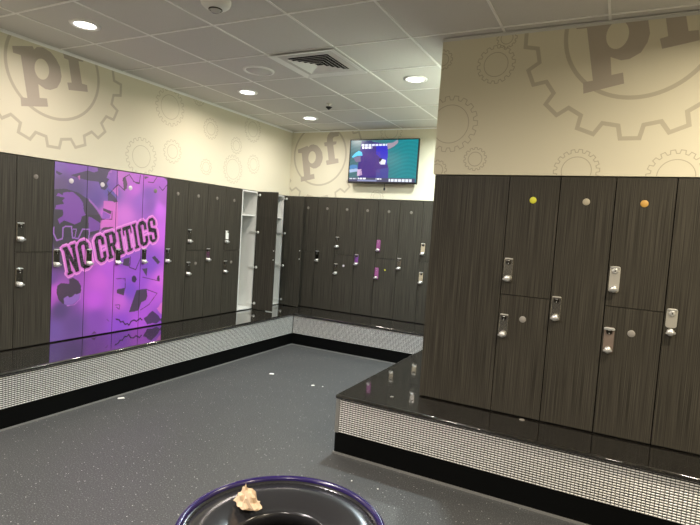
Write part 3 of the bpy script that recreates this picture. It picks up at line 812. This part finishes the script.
# ============================================================ CEILING FITTINGS
where = ['near the left wall above the big logo', 'above the left lockers, second from the near one', 'in the far left corner', 'nearest the television side, bluish white',
         'added unseen as ceiling fill, behind the viewer on the left', 'added unseen as ceiling fill, behind the viewer over the floor', 'above the right foreground, out of view', 'added unseen as ceiling fill, behind the viewer on the right', 'far right, out of view', 'added unseen as ceiling fill, farthest behind the viewer', 'hidden behind the right wall beside the television']
proto_light = None
for i, (x, y, c, watts) in enumerate(LIGHTS):
    if proto_light is None:
        proto_light = r = empty('downlight', (x, y, HC))
        b = MB(); b.lathe([(.072, -.0006), (.072, -.008), (.090, -.012), (.100, -.010), (.104, -.001)], 'grid', 40); b.build('trim_ring', r, fixn=True)
        b = MB(); b.lathe([(.0001, -.0055), (.0715, -.0055)], 'lens', 40); b.build('lens', r)
    else:
        r = copy_tree(proto_light); r.location = (x, y, HC)
    tag(r, 'round recessed downlight glowing white, ' + where[i], 'ceiling light', 'recessed downlights')
    ld = bpy.data.lights.new('lamp', 'AREA'); ld.shape = 'DISK'; ld.size = .135; ld.energy = watts; ld.color = c; ld.spread = math.radians(165)
    lo = bpy.data.objects.new('lamp', ld); COL.objects.link(lo); lo.parent = r; lo.location = (0, 0, -.013)

# four-way air diffuser
av = empty('air_vent', (GX+T/2, GY-T/2, HC))
tag(av, 'square white four-way air diffuser set in the ceiling grid', 'air vent')
def sq(h): return [(-h, -h), (h, -h), (h, h), (-h, h)]
def ring(mb, h0, z0, h1, z1, m):
    a = [(x, y, z0) for x, y in sq(h0)]; c = [(x, y, z1) for x, y in sq(h1)]
    mb.add(a+c, [(i, (i+1) % 4, (i+1) % 4+4, i+4) for i in range(4)], m)
b = MB(); ring(b, .298, -.019, .245, -.0065, 'vent'); ring(b, .300, -.017, .298, -.019, 'vent'); ring(b, .300, -.017, .240, -.0056, 'vent'); ring(b, .245, -.0065, .185, -.0065, 'tile'); b.build('frame', av)
b = MB(); b.add([(x, y, -.0055) for x, y in sq(.19)], [(0, 1, 2, 3)], 'ventdark'); b.build('duct_opening', av)
for k in range(5):
    h = .184-.034*k
    b = MB(); ring(b, h, -.020, h-.018, -.010, 'vent'); ring(b, h+.0015, -.0195, h-.0165, -.0092, 'vent'); ring(b, h, -.020, h+.0015, -.0195, 'vent')
    b.build('louvre', av)

# ceiling speaker ring
sp = empty('ceiling_speaker', (1.345, -2.555, HC)); tag(sp, 'flush round white ring of a ceiling speaker left of the air vent', 'ceiling speaker')
b = MB(); b.lathe([(.112, -.0006), (.112, -.008), (.120, -.013), (.134, -.010), (.138, -.001)], 'vent', 44); b.build('ring', sp, fixn=True)
b = MB(); b.lathe([(.112, -.003), (.112, -.0045), (.0001, -.0045)], 'tile', 44); b.build('grille', sp, fixn=True)
# sprinkler
sk = empty('sprinkler', (1.369, -1.35, HC)); tag(sk, 'small dark sprinkler head hanging from the ceiling before the television', 'sprinkler')
b = MB(); b.lathe([(.032, -.0006), (.03, -.005), (.012, -.008), (.010, -.03)], 'steel', 20); b.build('cup', sk, fixn=True)
b = MB(); b.tube([(-.012, 0, -.028), (-.016, 0, -.045), (0, 0, -.062)], .004, 'black'); b.tube([(.012, 0, -.028), (.016, 0, -.045), (0, 0, -.062)], .004, 'black'); b.build('yoke', sk)
b = MB(); b.lathe([(.004, -.034), (.036, -.036), (.036, -.040), (.004, -.066)], 'black', 20); b.build('deflector', sk, fixn=True)
# smoke detector
sd = empty('smoke_detector', (1.975, -3.805, HC)); tag(sd, 'round white ceiling detector with a small clear lens, cut by the top edge', 'smoke detector')
b = MB(); b.lathe([(.092, -.0006), (.092, -.012), (.086, -.03), (.068, -.046), (.04, -.054), (.0001, -.055)], 'vent', 44); b.build('housing', sd, fixn=True)
b = MB(); b.lathe([(.034, -.050), (.032, -.062), (.022, -.074), (.0001, -.078)], 'glassy', 28); b.build('lens', sd, fixn=True)
b = MB(); b.lathe([(.040, -.052), (.042, -.058), (.037, -.060)], 'darksteel', 28); b.build('lens_ring', sd, fixn=True)

# ============================================================ BIN IN THE FOREGROUND
bc = empty('trash_can', (3.572, -5.195, 0)); tag(bc, 'round black trash can with a purple rim in the foreground', 'trash can')
HZ = .80; RB = .270
b = MB(); b.lathe([(.205, 0), (.215, .01), (.245, .55), (.252, HZ-.03), (.246, HZ-.03), (.21, .02), (.0001, .02)], 'black', 72); b.build('body', bc, fixn=True)
b = MB(); n = 12; b.lathe([(RB-.0095+.0095*math.cos(a), HZ-.004+.011*math.sin(a)) for a in [2*math.pi*i/n for i in range(n+1)]], 'purple', 96); b.build('rim', bc, fixn=True)
b = MB(); b.lathe([(.254, HZ-.035), (.258, HZ-.010), (.251, HZ-.004), (.2495, HZ-.012), (.246, HZ-.012), (.240, HZ-.007), (.20, HZ-.013), (.165, HZ-.020), (.145, HZ-.027), (.134, HZ-.031), (.128, HZ-.030), (.123, HZ-.036), (.119, HZ-.075), (.125, HZ-.075)], 'gloss', 96)
b.build('lid', bc, fixn=True)
b = MB()
for i in range(96):
    a = 2*math.pi*i/96; r0, r1 = .2462, .2490
    cs, sn = math.cos(a), math.sin(a); cs2, sn2 = math.cos(a+.03), math.sin(a+.03)
    b.add([(r0*cs, r0*sn, HZ-.0105), (r1*cs, r1*sn, HZ-.0105), (r1*cs2, r1*sn2, HZ-.0105), (r0*cs2, r0*sn2, HZ-.0105)], [(0, 1, 2, 3)], 'midsteel')
b.build('lid_seam', bc)
# bag inside
vs = []; nb = 60; prof = [(.225, HZ-.09), (.215, HZ-.2), (.20, HZ-.35), (.16, HZ-.45), (.0001, HZ-.47)]
b = MB()
for r_, h in prof:
    for i in range(nb):
        a = 2*math.pi*i/nb; rr = r_*(1+.04*math.sin(9*a+h*40)+.03*rng.standard_normal()); vs.append((rr*math.cos(a), rr*math.sin(a), h+.015*rng.standard_normal()))
b.add(vs, [(j*nb+i, j*nb+(i+1) % nb, (j+1)*nb+(i+1) % nb, (j+1)*nb+i) for j in range(4) for i in range(nb)], 'bag'); b.build('bag', bc)

# crumpled paper on the lid
import bmesh
def crumple(name, loc, size, squash, seed, m, label, sub=4, cat='paper'):
    from mathutils import noise
    bm = bmesh.new(); bmesh.ops.create_icosphere(bm, subdivisions=sub, radius=1)
    off_ = Vector((seed*3.1, seed*1.7, seed))
    for v in bm.verts:
        p = v.co.normalized()
        rdg = 1-2.2*abs(noise.noise(p*1.7+off_)); rd2 = 1-2.4*abs(noise.noise(p*3.7+off_*2)); rd3 = noise.noise(p*9+off_)
        r_ = .62+.34*rdg+.13*rd2+.05*rd3
        up = max(0, p.z)
        x, y = p.x*r_*(1.15-.75*up)-.25*up, p.y*r_*(1.1-.6*up)
        z = max(p.z*r_*1.15, -.12+.08*rd2)
        v.co = Vector((x*size[0], y*size[1], z*size[2]))
    zmin = min(v.co.z for v in bm.verts)
    for v in bm.verts: v.co.z -= zmin
    me = bpy.data.meshes.new(name); bm.to_mesh(me); bm.free(); me.materials.append(M[m])
    o = bpy.data.objects.new(name, me); COL.objects.link(o); o.location = loc
    return tag(o, label, cat)
crumple('paper_towel', (3.424, -5.148, HZ-.013), (.040, .030, .045), 1, 5, 'paper', 'crumpled brown paper towel lying on the trash can lid', 3)
# ============================================================ LITTER
def scrap(x, y, z, w_, l_, rz, label, m='scrap', h=.004):
    b = MB(); b.prism([(-w_/2, 0), (-w_*.3, h), (w_*.35, h*1.1), (w_/2, 0)], -l_/2, l_/2, m)
    b.add([(-w_/2, -l_/2, 0), (w_/2, -l_/2, 0), (w_*.4, -l_*.75, h*.8)], [(0, 1, 2)], m)
    o = b.build('paper_scrap', fixn=True); o.location = (x, y, z+.0005); o.rotation_euler = (0, 0, rz)
    return tag(o, label, 'litter', 'small litter on the floor and bench')
scrap(.612, -3.256, 0, .055, .028, 1.0, 'white paper scrap on the floor by the bench under the mural')
scrap(1.157, -1.835, 0, .05, .032, .3, 'larger white paper scrap in the middle of the far floor')
scrap(1.704, -1.895, 0, .035, .022, .8, 'small white paper scrap on the far floor near the foreground bench')
scrap(1.80, -1.87, 0, .014, .012, .2, 'tiny white crumb right beside the small scrap on the far floor')
scrap(2.962, -2.945, HB, .024, .014, .3, 'grey crumb lying on the corner of the foreground bench', 'disc_grey')
for px_, py_, lab in ((2.92, -3.42, 'tiny white fleck on the floor in front of the foreground bench'), (3.10, -3.42, 'tiny white fleck on the floor farther right along the foreground bench'), (2.55, -4.55, 'tiny white fleck on the floor just behind the trash can')):
    scrap(px_, py_, 0, .009, .008, .5, lab)
b = MB(); b.lathe([(.016, 0), (.018, .002), (.016, .004), (.0001, .004)], 'disc_grey', 24); o = b.build('bottle_cap', fixn=True); o.location = (3.82, -2.835, HB+.0003)
tag(o, 'small round grey cap on the bench at the foot of the foreground lockers', 'cap')
